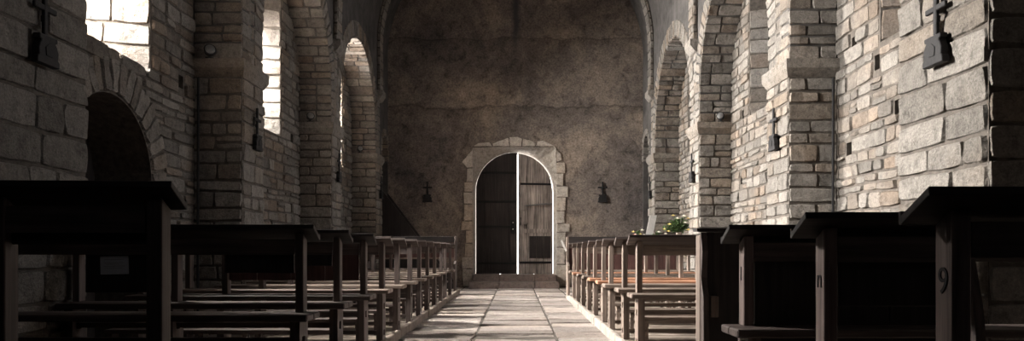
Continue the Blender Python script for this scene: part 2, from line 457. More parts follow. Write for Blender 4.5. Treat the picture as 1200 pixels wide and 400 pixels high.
# pillars (engaged piers) with imposts
def pillar(s, k):
    y0, y1 = PIERS[k]
    xf = XN - 0.012
    if k == 0: xf = 2.79 if s < 0 else 2.5
    M = MeshData()
    bm = BM(); bx(bm, *(sorted((s * xf, s * (XR + 0.05)))), y0 - 0.004, y1 + 0.004, -0.05, 2.7 if k else 5.4); M.add_bm(bm, 0)
    top = IMP[0] if k else 4.9
    hr = (0.15, 0.235) if k == 0 else (0.10, 0.21)
    wr = (0.22, 0.5) if k == 0 else (0.15, 0.38)
    n = 6 if k == 0 else 3
    dp = (0.014, 0.022) if k == 0 else (0.012, 0.024)
    mt = 1
    fl = s > 0
    courses(M, lambda u, v, d: (s * (xf - d), u, v), y0 - 0.006, y1 + 0.006, 0, top, hr, wr, gap=0.009, depth=dp, n=n, flip=fl, wav=0.006)
    courses(M, lambda u, v, d: (s * u, y0 - d, v), xf - 0.006, XR, 0, top, hr, wr, gap=0.009, depth=dp, n=n, flip=s < 0, wav=0.006)
    courses(M, lambda u, v, d: (s * u, y1 + d, v), xf - 0.006, XR, 0, top, hr, wr, gap=0.009, depth=dp, n=2, flip=s > 0, wav=0.006)
    o = M.build('pillar', [MORTAR, STONE_P])
    if k:
        bm = BM(); e = 0.075
        # chamfered impost moulding running round three faces
        prof = [(0.0, IMP[0]), (0.02, IMP[0] + 0.02), (e, IMP[0] + 0.085), (e, IMP[1]), (0.0, IMP[1])]
        xi = XR + 0.03
        rings = []
        for off, z in prof:
            rings.append([bm.verts.new((s * x, y, z)) for x, y in ((xi, y0 - off), (xf - off * 0.5 - 0.012, y0 - off), (xf - off * 0.5 - 0.012, y1 + off), (xi, y1 + off))])
        for a, b in zip(rings, rings[1:]):
            for q in range(4): bm.faces.new((a[q], a[(q + 1) % 4], b[(q + 1) % 4], b[q]))
        bm.faces.new(rings[0]); bm.faces.new(rings[-1])
        bmesh.ops.recalc_face_normals(bm, faces=bm.faces)
        M2 = MeshData(); M2.add_bm(bm, 0, (0.55, 0.6, 0.5))
        M2.build('impost', [STONE_P], o, None)
    return o
for s in (-1, 1):
    for k in range(4): pillar(s, k)

# end wall with the west doorway
DX = -0.02; DR = 0.895; DZ = 2.175; SILL = 0.29
def door_rings():
    n = 24; A = []; B = []
    # arch ring points from right foot, over, to left foot ; matched points on the rectangle at the wall face
    for k in range(n + 1):
        a = PI * k / n; cx, sz = math.cos(a), math.sin(a)
        B.append((DX + DR * cx, 0, DZ + DR * sz))
        m = max(abs(cx), abs(sz)); rx = 0.95; rz = 0.975
        x = DX + rx * cx / m; z = DZ + rz * sz / m
        A.append((x, 0, z))
    A = [(DX + 0.95, 0, -0.02)] + A + [(DX - 0.95, 0, -0.02)]
    B = [(DX + DR, 0, -0.02)] + B + [(DX - DR, 0, -0.02)]
    return A, B
body = BM(); bx(body, -4.0, 4.0, YEND, YEND + 0.75, -0.3, 8.6)
A, B = door_rings()
Ye = YEND - 0.03
c1 = BM(); loft(c1, [(x, Ye, z) for x, _, z in A], [(x, YEND + 0.36, z) for x, _, z in B])
c2 = BM(); loft(c2, [(x, YEND + 0.34, z) for x, _, z in B], [(x, YEND + 0.8, z) for x, _, z in B])
me = boolean('wall_back', body, [c1, c2], None)
M = MeshData(); M.add_mesh(me, 0)
# reveal faces get the stone material
for i, f in enumerate(M.f):
    ys = [M.v[j][1] for j in f]; zs = [M.v[j][2] for j in f]; xs = [M.v[j][0] for j in f]
    if max(ys) - min(ys) > 0.2 and max(abs(x) for x in xs) < 1.2 and max(zs) < 3.5: M.mi[i] = 1
M.build('wall_back', [ENDWALL, STONE_F])

def bpt(x, y):                        # pixel on the end wall -> X,Z
    return ((x - 604) * YEND / 900, 0.82 + (294 - y) * YEND / 900)
M = MeshData()
def slab(pts_px, d=0.03):
    pts = [bpt(*p) for p in pts_px]
    # refine and roughen outline
    out = []
    for a, b in zip(pts, pts[1:] + pts[:1]):
        k = max(1, int(math.dist(a, b) / 0.06))
        for j in range(k):
            t_ = j / k; out.append((a[0] + (b[0] - a[0]) * t_ + R.uniform(-.006, .006), a[1] + (b[1] - a[1]) * t_ + R.uniform(-.006, .006)))
    bm = BM(); cx = sum(p[0] for p in out) / len(out); cz = sum(p[1] for p in out) / len(out)
    back = [bm.verts.new((p[0], YEND + 0.02, p[1])) for p in out]
    fr = [bm.verts.new((p[0] + (cx - p[0]) * 0.02, YEND - d * 0.7, p[1] + (cz - p[1]) * 0.02)) for p in out]
    f2 = [bm.verts.new((p[0] + (cx - p[0]) * 0.1, YEND - d - R.uniform(0, .006), p[1] + (cz - p[1]) * 0.1)) for p in out]
    n = len(out)
    for r1, r2 in ((back, fr), (fr, f2)):
        for i in range(n): bm.faces.new((r1[i], r1[(i + 1) % n], r2[(i + 1) % n], r2[i]))
    bm.faces.new(f2); bmesh.ops.recalc_face_normals(bm, faces=bm.faces)
    M.add_bm(bm, 0, (0.4 + 0.6 * R.random(), R.random(), 0))
L0, R0 = 554.2, 652.3; T0 = 171.7
slab([(541.5, 190), (548, 182), (553.5, 176), (L0, 173), (L0, 196), (547, 197)])
slab([(L0 - .3, 171), (558, 169), (569, 181), (569, T0 + .2), (L0, T0)], 0.028) if False else None
slab([(555, 171.4), (560, 168), (574, 167), (577, 171.4)])
slab([(578, 171.4), (577, 168.5), (590, 164), (596, 161.5), (597, 171.4)])
slab([(597.8, 171.4), (597, 161.5), (606, 160.5), (612, 163), (611, 171.4)])
slab([(611.8, 171.4), (613, 163), (622, 165), (628, 168.5), (627, 171.4)])
slab([(627.8, 171.4), (630, 166), (636, 165), (646, 170), (652, 174), (R0, 176), (R0 - 2, 171.4)])
slab([(R0, 176), (657, 180), (658, 188), (R0, 190)])
for (ya, yb, xl) in ((197.5, 213, 547.5), (213.8, 225, 543.5), (225.8, 239, 543), (239.8, 259, 543.5), (259.6, 270, 541), (270.6, 285, 546), (285.6, 301, 545), (301.6, 315, 541), (315.6, 336, 542)):
    slab([(xl, ya), (L0, ya), (L0, yb), (xl + R.uniform(-1, 1), yb)])
for (ya, yb, xr) in ((191, 203, 662), (203.8, 218, 660), (218.8, 231, 666), (231.8, 247, 663), (247.8, 262, 662), (262.6, 272, 668), (272.6, 290, 663), (290.6, 310, 662), (310.6, 336, 664)):
    slab([(R0, ya), (xr, ya), (xr + R.uniform(-1, 1), yb), (R0, yb)])
M.build('trim_1', [STONE_F])

# steps up to the door
for nm, y0, y1, z1 in (('step_slab', YEND - 0.24, YEND + 0.56, SILL), ('step_slab', YEND - 0.62, YEND - 0.23, SILL / 2)):
    M = MeshData(); xs = [-1.0, -0.35, 0.42, 0.95]
    for a, b in zip(xs, xs[1:]):
        bm = BM(); bx(bm, max(a, DX - 0.93 if y1 > YEND else -9) + 0.003, min(b, DX + 0.93 if y1 > YEND else 9) - 0.003, y0, y1 - 0.002, -0.02, z1)
        bmesh.ops.bevel(bm, geom=list(bm.edges), offset=0.012, segments=2, affect='EDGES'); M.add_bm(bm, 0, (0.2 + 0.3 * R.random(), 0.8, 0))
    M.build(nm, [STEP])

# ---- the door itself
door = bpy.data.objects.new('door_1', None); C.objects.link(door); door['kind'] = 'structure'
door.location = (0, YEND + 0.36, SILL)
def leaf_mesh(x0, x1, cxx, r, zc, zt0, th, mat, name, parent, loc, rz, planks):
    """leaf in local coords of hinge; x range x0..x1; arched top: circle centre (cxx, zc) radius r"""
    bm = BM(); w = (x1 - x0) / planks
    for k in range(planks):
        a = x0 + w * k + 0.006; b = x0 + w * (k + 1) - 0.006
        top = [(a + (b - a) * j / 5, zc + math.sqrt(max(0.0001, r * r - (a + (b - a) * j / 5 - cxx) ** 2))) for j in range(6)]
        dy = R.uniform(-0.006, 0.006)
        prism(bm, [(a, 0.002)] + top[:0] + [(a, top[0][1])] + top[1:] + [(b, 0.002)], dy, th + dy, 'y')
    # battens' backing skin closing the joints on the far side
    q = [(x0 + 0.004 + (x1 - x0 - 0.008) * j / 16) for j in range(17)]
    prism(bm, [(q[0], 0.002)] + [(a, zc + math.sqrt(max(0.0001, r * r - (a - cxx) ** 2)) - 0.004) for a in q] + [(q[-1], 0.002)], th - 0.02, th + 0.012, 'y')
    o = obj(name, bm, mat, parent); o.location = loc; o.rotation_euler = (0, 0, rz)
    return o
zc = DZ - SILL; rr = DR - 0.012
# dark left leaf
lf = leaf_mesh(-rr, 0.045 - DX, 0, rr, zc, 0, 0.055, W_DOOR_D, 'door_leaf', door, (DX, 0, 0), 0, 5)
for z in (1.05, 1.62, 0.22, 2.28):
    xe = -rr + 0.03 if z < zc else -math.sqrt(rr * rr - (z - zc) ** 2) + 0.03
    bm = BM(); bx(bm, xe, 0.05, -0.022, -0.004, z, z + 0.05); obj('strap', bm, IRON, lf, bev=0.004)
bm = BM(); bx(bm, -0.09, 0.02, -0.03, -0.004, 0.93, 1.22); bx(bm, -0.055, -0.015, -0.075, -0.03, 1.06, 1.09); obj('lock_plate', bm, IRON, lf, bev=0.004)
for z in (1.17, 1.02):  # discs painted white to stand for daylight showing through the keyholes
    bm = BM(); lathe(bm, [(0.0135, 0), (0.0135, 0.012), (0.004, 0.014)], n=12)
    o = obj('keyhole_glint', bm, WHITEPAINT, lf); o.location = (-0.035, -0.03, z); o.rotation_euler = (PI / 2, 0, 0)
# weathered right leaf, ajar: hinge on the right side
hw = DR - 0.03 - 0.075
ang = math.radians(10)
rl = leaf_mesh(-0.80, -0.01, -DR + 0.03, rr - 0.04, zc, 0, 0.055, W_DOOR_L, 'door_leaf', door, (DX + DR - 0.012, -0.02, 0), ang, 4)
for z, x0 in ((0.24, -0.78), (2.02, -0.76)):
    bm = BM(); bx(bm, x0, -0.05, -0.022, -0.004, z, z + 0.045); obj('strap', bm, IRON, rl, bev=0.004)
bm = BM(); tube(bm, [(-0.66, -0.045, 1.545), (-0.3, -0.05, 1.58), (-0.03, -0.05, 1.60)], 0.016); obj('crossbar', bm, GREYMETAL, rl)
for a, b, z0, z1 in ((-0.56, -0.06, 0.36, 0.86),):
    bm = BM()
    for j in range(3): bx(bm, a + j * (b - a) / 3 + .003, a + (j + 1) * (b - a) / 3 - .003, -0.02, -0.004, z0, z1)
    obj('patch_board', bm, W_DOOR_D, rl, bev=0.003)
bm = BM(); bx(bm, -0.70, -0.1, -0.012, -0.0035, 0.93, 1.02); bx(bm, -0.74, -0.60, -0.02, -0.004, 1.12, 1.42); obj('patch_plate', bm, W_DOOR_L, rl, bev=0.003)
bm = BM(); tube(bm, [(-0.765, -0.012, 1.28), (-0.765, -0.05, 1.27), (-0.765, -0.05, 1.12), (-0.765, -0.012, 1.11)], 0.009); obj('handle', bm, IRON, rl)
# side doorway (left wall): black leaf added in place of the dark passage
d2 = bpy.data.objects.new('door_2', None); C.objects.link(d2); d2['kind'] = 'structure'; d2.location = (-XR - 0.55, 6.35, 0)
bm = BM()
for k in range(6):
    a = -0.70 + k * 1.4 / 6 + .003; b = a + 1.4 / 6 - .006
    top = [(a + (b - a) * j / 4, 1.42 + math.sqrt(max(1e-4, 0.49 - (a + (b - a) * j / 4) ** 2))) for j in range(5)]
    prism(bm, [(a, 0.0)] + top + [(b, 0.0)], -0.03, 0.03, 'x')
lf2 = obj('door_leaf', bm, W_BLACK[2], d2)
for z in (0.4, 1.4):
    bm = BM(); bx(bm, 0.03, 0.045, -0.65, 0.4, z, z + 0.05); obj('strap', bm, IRON, lf2, bev=0.004)

# ---- vault, ribs, corbels, front wall, floor
def vault():
    M = MeshData(); n = 40; ys = [YBACK - 0.5 + (YEND + 0.6 - YBACK) * k / 40 for k in range(41)]
    vs = []
    for y in ys:
        for k in range(n + 1):
            a = PI * k / n; vs.append((-(XN + 0.005) * math.cos(a), y, SPRING + (XN + 0.005) * math.sin(a)))
    fs = [(j * (n + 1) + i, j * (n + 1) + i + 1, (j + 1) * (n + 1) + i + 1, (j + 1) * (n + 1) + i) for j in range(40) for i in range(n)]
    M.add(vs, fs, 0, (.5, .5, .5), True)
    M.build('ceiling', [PLASTER])
vault()
tn = 2
for k in (0, 1, 2, 3):
    p0, p1 = PIERS[k]; yc = (p0 + p1) / 2 + 0.02; hw = 0.16 if k else 0.4; pr = 0.08
    for s in (-1, 1):      # upright part and corbel
        M = MeshData(); zb = 4.1
        bm = BM(); bx(bm, *(sorted((s * (XN - pr + .02), s * (XN + 0.03)))), yc - hw, yc + hw, zb, SPRING); M.add_bm(bm, 0)
        courses(M, lambda u, v, d: (s * (XN - pr + 0.02 - d), u, v), yc - hw, yc + hw, zb, SPRING, (0.12, 0.2), (0.16, 0.3), depth=(0.01, 0.02), n=2, flip=s > 0)
        courses(M, lambda u, v, d: (s * u, yc - hw - d, v), XN - pr, XN, zb, SPRING, (0.12, 0.2), (0.6, 0.7), depth=(0.006, 0.012), n=2, flip=s < 0)
        # corbel
        bm = BM(); prism(bm, [(s * (XN + 0.02), 3.92), (s * (XN - 0.05), 3.94), (s * (XN - 0.125), 4.04), (s * (XN - 0.125), 4.13), (s * (XN + 0.02), 4.13)], yc - hw - 0.03, yc + hw + 0.03, 'y')
        M.add_bm(bm, 1, (0.8, 0.3, 0.5))
        M.build('trim_%d' % tn, [MORTAR, STONE_P]); tn += 1
    M = MeshData(); Ri = XN - pr + 0.02; n = 36
    vs = []; 
    for i in range(n + 1):
        a = PI * i / n
        for r, y in ((XN + 0.03, yc - hw), (Ri, yc - hw), (Ri, yc + hw), (XN + 0.03, yc + hw)):
            vs.append((-r * math.cos(a), y, SPRING + r * math.sin(a)))
    fs = []
    for i in range(n):
        for q in range(3):
            b = i * 4 + q; fs.append((b, b + 1, b + 5, b + 4))
    M.add(vs, fs, 0, (.5, .5, .5))
    courses(M, lambda u, v, d: (-(Ri - d) * math.cos(v / Ri), yc + u, SPRING + (Ri - d) * math.sin(v / Ri)), -hw, hw, 0, PI * Ri, (0.14, 0.22), (0.2, 0.32), depth=(0.01, 0.02), n=2, wav=0, flip=True)
    courses(M, lambda u, v, d: (-(Ri + u) * math.cos(v / Ri), yc - hw - d, SPRING + (Ri + u) * math.sin(v / Ri)), 0, XN - Ri, 0, PI * Ri, (0.14, 0.22), (0.6, 0.7), depth=(0.006, 0.01), n=2, wav=0)
    M.build('trim_%d' % tn, [MORTAR, STONE_P]); tn += 1
bm = BM(); bx(bm, -4.3, 4.3, YBACK - 0.4, YBACK, -0.3, 8.6); obj('wall_front', bm, PLASTER, kind='structure')

def floor():
    M = MeshData(); bm = BM(); bx(bm, -4.3, 4.3, YBACK - 0.5, YEND + 0.5, -0.3, -0.004); M.add_bm(bm, 0)
    for a, b in ((-1.13, -0.385), (-0.385, 0.385), (0.385, 0.93)):
        courses(M, lambda u, v, d: (u, v, d - 0.008), a, b, 0.5, YEND, (0.24, 0.55), (0.45, 1.1), gap=0.012, depth=(0.003, 0.018), n=4, wav=0.012)
    for s in (-1, 1):
        a, b = (-3.3, -1.14) if s < 0 else (0.94, 3.3)
        courses(M, lambda u, v, d: (u, v, d - 0.008), a, b, 14.6 if s < 0 else 13.0, YEND, (0.3, 0.6), (0.4, 0.9), gap=0.007, depth=(0.004, 0.010), n=3)
    return M.build('floor', [MORTAR, FLAG])
floor()
# plank platforms with a kerb
def platform(name, x0, x1, y0, y1, kmat):
    s = 1 if x1 > 0 else -1
    bm = BM(); y = y0; k = 0
    ins = 0.05
    while y < y1 - 0.05:
        w = R.uniform(0.13, 0.2); ye = min(y + w, y1)
        a, b = (x0 + ins, x1) if s > 0 else (x0, x1 - ins)
        bx(bm, a, b, y + 0.003, ye - 0.003, 0.0, 0.068 + R.uniform(-.003, .003)); y = ye; k += 1
    o = obj(name, bm, W_PLAT[0], kind='structure')
    bm = BM(); y = y0
    while y < y1:
        ye = min(y + R.uniform(0.7, 1.5), y1)
        j = R.uniform(-.008, .008)
        if s > 0: bx(bm, x0 + j, x0 + ins - 0.002, y + .003, ye - .003, -0.01, 0.085)
        else: bx(bm, x1 - ins + 0.002, x1 + j, y + .003, ye - .003, -0.01, 0.085)
        y = ye
    obj('kerb', bm, kmat, o, bev=0.008)
KERB = plain('kerb_stone', (0.24, 0.21, 0.185), 0.4, 9.0)
KERBW = plain('kerb_wood', (0.2, 0.165, 0.14), 0.4, 9.0)
platform('floor_platform', 0.86, 2.78, 1.0, 13.1, KERB)
platform('floor_platform', -2.78, -1.06, 1.0, 14.7, KERBW)

# ------------------------------------------------------------- pews
def rod_box(parent, name, wood, axis, *a, bev=0.003, extra=None):
    bm = BM(); bx(bm, *a); return obj(name, bm, wood[axis], parent, bev=bev)
def ledge_bm(x0, x1, ztop, yn=-0.075, yf=0.05, drop=0.06, th=0.02):
    bm = BM()
    prism(bm, [(yn, ztop), (yf, ztop - drop), (yf - 0.006, ztop - drop - th), (yn - 0.004, ztop - th)], x0, x1, 'x')
    bx(bm, x0 + 0.002, x1 - 0.002, yf - 0.004, yf + 0.010, ztop - drop - th, ztop - drop + 0.012)
    return bm
def pew(name, label, cat, s, loc, width, w, seatw=None, ledgew=None, ztop=0.94, panels=None, apron=True, kneel=True, rz=0, group=None, mids=(1.0,), number=None, overhang=0.06, curved=False, seat=True, postw=0.05, endw=None):
    """local x runs from the aisle end (0) outwards; s=+1 right block, -1 left block"""
    seatw = seatw or w; ledgew = ledgew or w
    t = thing(name, label, cat, loc, rz, group)
    X = lambda a, b: tuple(sorted((s * a, s * b)))
    zb = 0.0
    SZ = 0.43                      # seat top above the platform
    lz = ztop - 0.07               # ledge top above the platform
    ends = [0.0] + list(mids) + [width - postw]
    for k, x in enumerate(ends):
        xa, xb = X(x, x + postw)
        # leg board with two mortise slots (through holes built as a frame of boards)
        bm = BM()
        y0, y1 = -0.115, 0.035; sy0, sy1 = -0.068, -0.018
        hz = [(0.045, 0.09), (0.262, 0.31)]
        bx(bm, xa, xb, y0, sy0, 0, SZ - 0.035); bx(bm, xa, xb, sy1, y1, 0, SZ - 0.035)
        zprev = 0
        for h0, h1 in hz: bx(bm, xa, xb, sy0, sy1, zprev, h0); zprev = h1
        bx(bm, xa, xb, sy0, sy1, zprev, SZ - 0.035)
        obj('leg', bm, (endw or w)[2], t)
        # post, its head cut to the slope of the ledge
        bm = BM(); pa, pb = -0.035, 0.035
        zt = lambda y: lz - 0.027 - (y + 0.075) / 0.125 * 0.06
        px0, px1 = (xa + 0.004, xb - 0.004)
        prism(bm, [(pa, SZ), (pb, SZ), (pb, zt(pb)), (pa, zt(pa))], px0, px1, 'x')
        po = obj('post', bm, (endw or w)[2], t, bev=0.003)
        if number and k == 0:
            cu = bpy.data.curves.new('num', 'FONT'); cu.body = number; cu.size = 0.085; cu.extrude = 0.0015; cu.align_x = 'CENTER'
            to = bpy.data.objects.new('numtmp', cu); C.objects.link(to)
            dg = bpy.context.evaluated_depsgraph_get(); tm = bpy.data.meshes.new_from_object(to.evaluated_get(dg))
            bpy.data.objects.remove(to)
            tm.transform(Matrix.Translation((s * 0.003, 0.0, lz - 0.235)) @ Matrix.Rotation(-PI / 2 * s, 4, 'Z') @ Matrix.Rotation(PI / 2, 4, 'X'))
            tm.materials.clear(); tm.materials.append(IRON)
            link('carved_number', tm, po)
    # seat: two boards overhanging the leg on the aisle side
    if seat:
        bm = BM(); a, b = X(-overhang, width + 0.01)
        bx(bm, a, b, -0.20, -0.075, SZ - 0.034, SZ); bx(bm, a, b, -0.07, 0.045, SZ - 0.034, SZ)
        obj('seat', bm, seatw[0], t, bev=0.006)
    # rails
    for z in (0.052, 0.272):
        a, b = X(0.028, width - 0.006)
        bm = BM(); bx(bm, a, b, -0.058, -0.026, z, z + 0.03); obj('stretcher', bm, w[0], t)
    a, b = X(-overhang, width + 0.01)
    obj('ledge', ledge_bm(a, b, lz), ledgew[0], t, bev=0.002)
    if apron:
        a, b = X(postw + .002, width)
        bm = BM(); bx(bm, a, b, -0.028, -0.012, lz - 0.155, lz - 0.075); obj('apron', bm, w[0], t)
    for (p0, p1, z0, z1, pw) in (panels or []):
        a, b = X(p0, p1); bm = BM()
        k = max(1, int(abs(p1 - p0) / 0.24)); ww = (b - a) / k
        for j in range(k): bx(bm, a + j * ww + .002, a + (j + 1) * ww - .002, 0.0, 0.018, z0 - 0.07, z1 - 0.07)
        obj('back_panel', bm, pw[2], t, bev=0.002)
    if kneel:
        a, b = X(0.10, width); z = 0.19
        bm = BM(); bx(bm, a, b, 0.34, 0.46, z, z + 0.028); obj('kneeler', bm, w[0], t, bev=0.003)
        for k, x in enumerate([0.12] + ends[1:]):
            xa, xb = X(x + 0.008, x + postw - 0.008)
            bm = BM(); bx(bm, xa, xb, 0.36, 0.45, 0.14, z - 0.001); bx(bm, xa, xb, 0.38, 0.43, 0, 0.139); obj('kneeler_bracket', bm, w[1], t)
    if curved:
        # shaped cheek at the outer end
        bm = BM(); xa, xb = X(width - 0.03, width)
        pts = [(0.03, SZ + 0.02), (0.03, SZ + 0.42), (-0.01, SZ + 0.42)] + [(-0.01 - 0.085 * math.sin((1 - q) * PI / 2) ** 1.5, SZ + 0.02 + 0.40 * q) for q in (0.85, .7, .5, .3, .15, 0)]
        _old = [(-0.03, SZ + 0.02)] + [(-0.03 + 0.02 * math.sin(q * PI), SZ + 0.02 + q * 0.4) for q in (0.2, .5, .8, 1.0)] + [(0.05, SZ + 0.42)] + [(0.05 + 0.12 * (1 - q) ** 2 + 0.01, SZ + 0.02 + 0.40 * q) for q in (0.8, .6, .4, .2, 0)]
        prism(bm, pts, xa, xb, 'x'); obj('end_cheek', bm, w[2], t)
    return t
def copy_tree(o, parent=None):
    c = o.copy(); C.objects.link(c); c.parent = parent
    for ch in list(o.children): copy_tree(ch, c)
    return c
PZ = 0.07
ORD = ['first', 'second', 'third', 'fourth', 'fifth', 'sixth', 'seventh', 'eighth', 'ninth', 'tenth', 'eleventh', 'twelfth']

# right block of nine open pews
RY = [5.77 + 0.79 * k for k in range(9)]
g = 'open pews on the right of the aisle'
proto = pew('pew', '', 'pew', 1, (0.90, RY[0], PZ), 1.85, W_GREY, ztop=0.935, group=g, apron=True, ledgew=W_DARK)
proto_o = pew('pew', '', 'pew', 1, (0.90, RY[3], PZ), 1.85, W_GREY, seatw=W_ORANGE, ztop=0.935, group=g, ledgew=W_DARK)
first_o = True
for k in range(9):
    if k in (3, 4, 7):
        o = proto_o if k == 3 else copy_tree(proto_o)
        txt = 'open pew with orange-brown seat right of the aisle, %s from the front of its block' % ORD[k]
    else:
        o = proto if k == 0 else copy_tree(proto)
        txt = 'grey-brown open wooden pew right of the aisle, %s from the front of its block' % ORD[k]
    o.location = (0.90 + R.uniform(-.012, .012), RY[k] + R.uniform(-.02, .02), PZ + 0.004)
    o['label'] = txt
# left block of twelve pews
LY = [3.96 + 0.817 * k for k in range(12)]
g2 = 'pews on the left of the aisle'
def lp(): return [(0.06, 1.66, 0.66, 0.93, W_RED)]
p0 = pew('pew', 'dark pew on the left whose board carries a white notice, behind the foremost desk', 'pew', -1, (-1.08, LY[0], PZ), 1.66, W_DARK, ztop=0.95, group=g2,
         panels=[(0.06, 0.42, 0.70, 0.86, W_BLACK), (0.80, 1.14, 0.60, 0.86, W_BLACK)], ledgew=W_BLACK, mids=(0.72,))
p1 = pew('pew', 'dark pew with solid plank back left of the aisle, second behind the foremost desk', 'pew', -1, (-1.08, LY[1], PZ), 1.66, W_DARK, ztop=0.945, group=g2, panels=[(0.06, 0.70, 0.72, 0.86, W_BLACK)], ledgew=W_BLACK)
p2 = pew('pew', 'dark pew with reddish plank back left of the aisle, third behind the foremost desk', 'pew', -1, (-1.08, LY[2], PZ), 1.66, W_DARK, ztop=0.94, group=g2, panels=[(0.06, 1.05, 0.60, 0.86, W_RED)], ledgew=W_BLACK)
p3 = pew('pew', '', 'pew', -1, (-1.08, LY[3], PZ), 1.66, W_DARK, seatw=W_GREY, ztop=0.935, group=g2)
for k in range(3, 12):
    o = p3 if k == 3 else copy_tree(p3)
    o.location = (-1.08 + R.uniform(-.012, .012), LY[k] + R.uniform(-.02, .02), PZ + 0.004)
    o['label'] = 'dark open-backed pew left of the aisle, %s from the door end' % ORD[11 - k]
for o in (p0, p1, p2): o.location.z = PZ + 0.004
# end benches
def end_bench(label, s, x, y, width, zt, pz0, rail, w, red):
    t = thing('back_bench', label, 'bench', (x, y, 0.074))
    X = lambda a, b: tuple(sorted((s * a, s * b)))
    for xx, nm in ((0.0, 'end_board'), (width - 0.04, 'end_board')):
        bm = BM(); a, b = X(xx, xx + 0.036)
        prism(bm, [(-0.34, 0), (0.03, 0), (0.03, zt - 0.07), (-0.05, zt - 0.07), (-0.07, 0.55), (-0.34, 0.50)] if nm == 'end_board' else [], a, b, 'x')
        obj(nm, bm, w[2], t, bev=0.003)
    a, b = X(0.04, width - 0.044)
    bm = BM(); bx(bm, a, b, -0.045, -0.005, zt - 0.175, zt - 0.07); obj('top_rail', bm, W_BLACK[0], t, bev=0.003)
    bm = BM(); k = 7; ww = (b - a) / k
    for j in range(k): bx(bm, a + j * ww + .002, a + (j + 1) * ww - .002, -0.03, -0.012, pz0 - 0.07, zt - 0.178)
    obj('back_panel', bm, red[2], t)
    bm = BM(); bx(bm, a, b, -0.048, -0.002, pz0 - 0.105, pz0 - 0.072); obj('lower_rail', bm, rail[0], t)
    bm = BM(); bx(bm, a, b, -0.33, -0.05, 0.385, 0.418); obj('seat', bm, w[0], t, bev=0.004)
    return t
end_bench('high-backed dark-panelled bench closing the right block of pews at its far end', 1, 0.86, 12.99, 1.9, 1.05, 0.5, W_GREY, W_GREY, W_RED)
end_bench('high-backed bench with a pale lower rail closing the left block of pews', -1, -1.1, 14.4, 1.66, 1.08, 0.69, W_GREY, W_DARK, W_RED)
# near desks, right
pew('desk_pew', 'black desk-fronted pew with post numbered 9, nearest on the right', 'pew', 1, (0.955, 1.72, PZ + .004), 1.3, W_DARK, ztop=0.955, kneel=False, number='9', endw=W_MID, ledgew=W_BLACK, mids=(0.215,), panels=[(0.06, 1.28, 0.82, 0.88, W_BLACK)], seat=False, overhang=0.07)
pew('desk_pew', 'narrow black desk pew with curved end cheek between post 9 and the stone wall', 'pew', 1, (0.955, 2.42, PZ + .004), 0.47, W_DARK, ztop=0.935, kneel=False, ledgew=W_BLACK, mids=(), panels=[(0.06, 0.43, 0.64, 0.88, W_BLACK)], number='n', endw=W_MID, seat=False, overhang=0.07, curved=True)
pew('desk_pew', 'black solid-backed desk pew, third on the right, with a long seat plank', 'pew', 1, (0.955, 3.26, PZ + .004), 1.5, W_DARK, ztop=0.925, kneel=False, ledgew=W_BLACK, mids=(0.9,), panels=[(0.06, 0.92, 0.42, 0.88, W_BLACK)], number='1', endw=W_MID, overhang=0.07, seat=True)
# partition desk in front of the right block, its board facing the chancel
t = thing('front_desk', 'tall dark desk with grey end post in front of the open right pews', 'desk', (1.0, 4.22, 0.074))
bm = BM(); bx(bm, 0.0, 0.042, -0.05, 0.04, 0, 0.83); obj('post', bm, W_GREY[2], t, bev=0.004)
bm = BM(); prism(bm, [(-0.052, 0.10), (-0.12, 0.14), (-0.11, 0.5), (-0.06, 0.60), (-0.078, 0.68), (-0.088, 0.745), (-0.054, 0.845)], 0.006, 0.036, 'x'); obj('end_cheek', bm, W_DARK[2], t)
bm = BM(); bx(bm, 0.046, 1.38, -0.02, 0.0, 0.03, 0.848); obj('front_panel', bm, W_BLACK[2], t)
bm = BM(); prism(bm, [(0.05, 0.872), (-0.045, 0.868), (-0.045, 0.848), (0.05, 0.850)], -0.012, 1.4, 'x'); obj('ledge', bm, W_BLACK[0], t)
bm = BM(); bx(bm, 0.052, 0.095, -0.085, -0.022, 0.385, 0.50); obj('bracket', bm, W_GREY[2], t, bev=0.004)
# near desk, left
pew('desk_pew', 'black desk-fronted pew nearest on the left, filling the lower left', 'pew', -1, (-1.068, 2.36, PZ + .004), 1.55, W_DARK, ztop=1.025, kneel=False, ledgew=W_BLACK, mids=(0.46,), panels=[(0.06, 1.5, 0.835, 0.92, W_BLACK)], seat=False, overhang=0.04, rz=math.radians(3.0), postw=0.055)
# notice pinned to a board
t = thing('notice', 'small white paper notice on a dark board under the left desk', 'notice', (-1.08 - 0.985, LY[0] - 0.0035, 0.745))
bm = BM(); bx(bm, -0.073, 0.073, -0.0012, 0, -0.047, 0.047); obj('sheet', bm, PAPER, t)
bm = BM()
for j, (w_, z) in enumerate(((0.05, 0.028), (0.055, 0.012), (0.045, 0.004), (0.055, -0.006), (0.05, -0.016))): bx(bm, -w_, w_ - 0.01 * (j % 3), -0.0016, -0.0012, z, z + 0.002)
obj('printed_text', bm, plain('ink_grey', (0.25, 0.27, 0.3), 0.1), t)
t.rotation_euler = (0, math.radians(-1.5), 0)

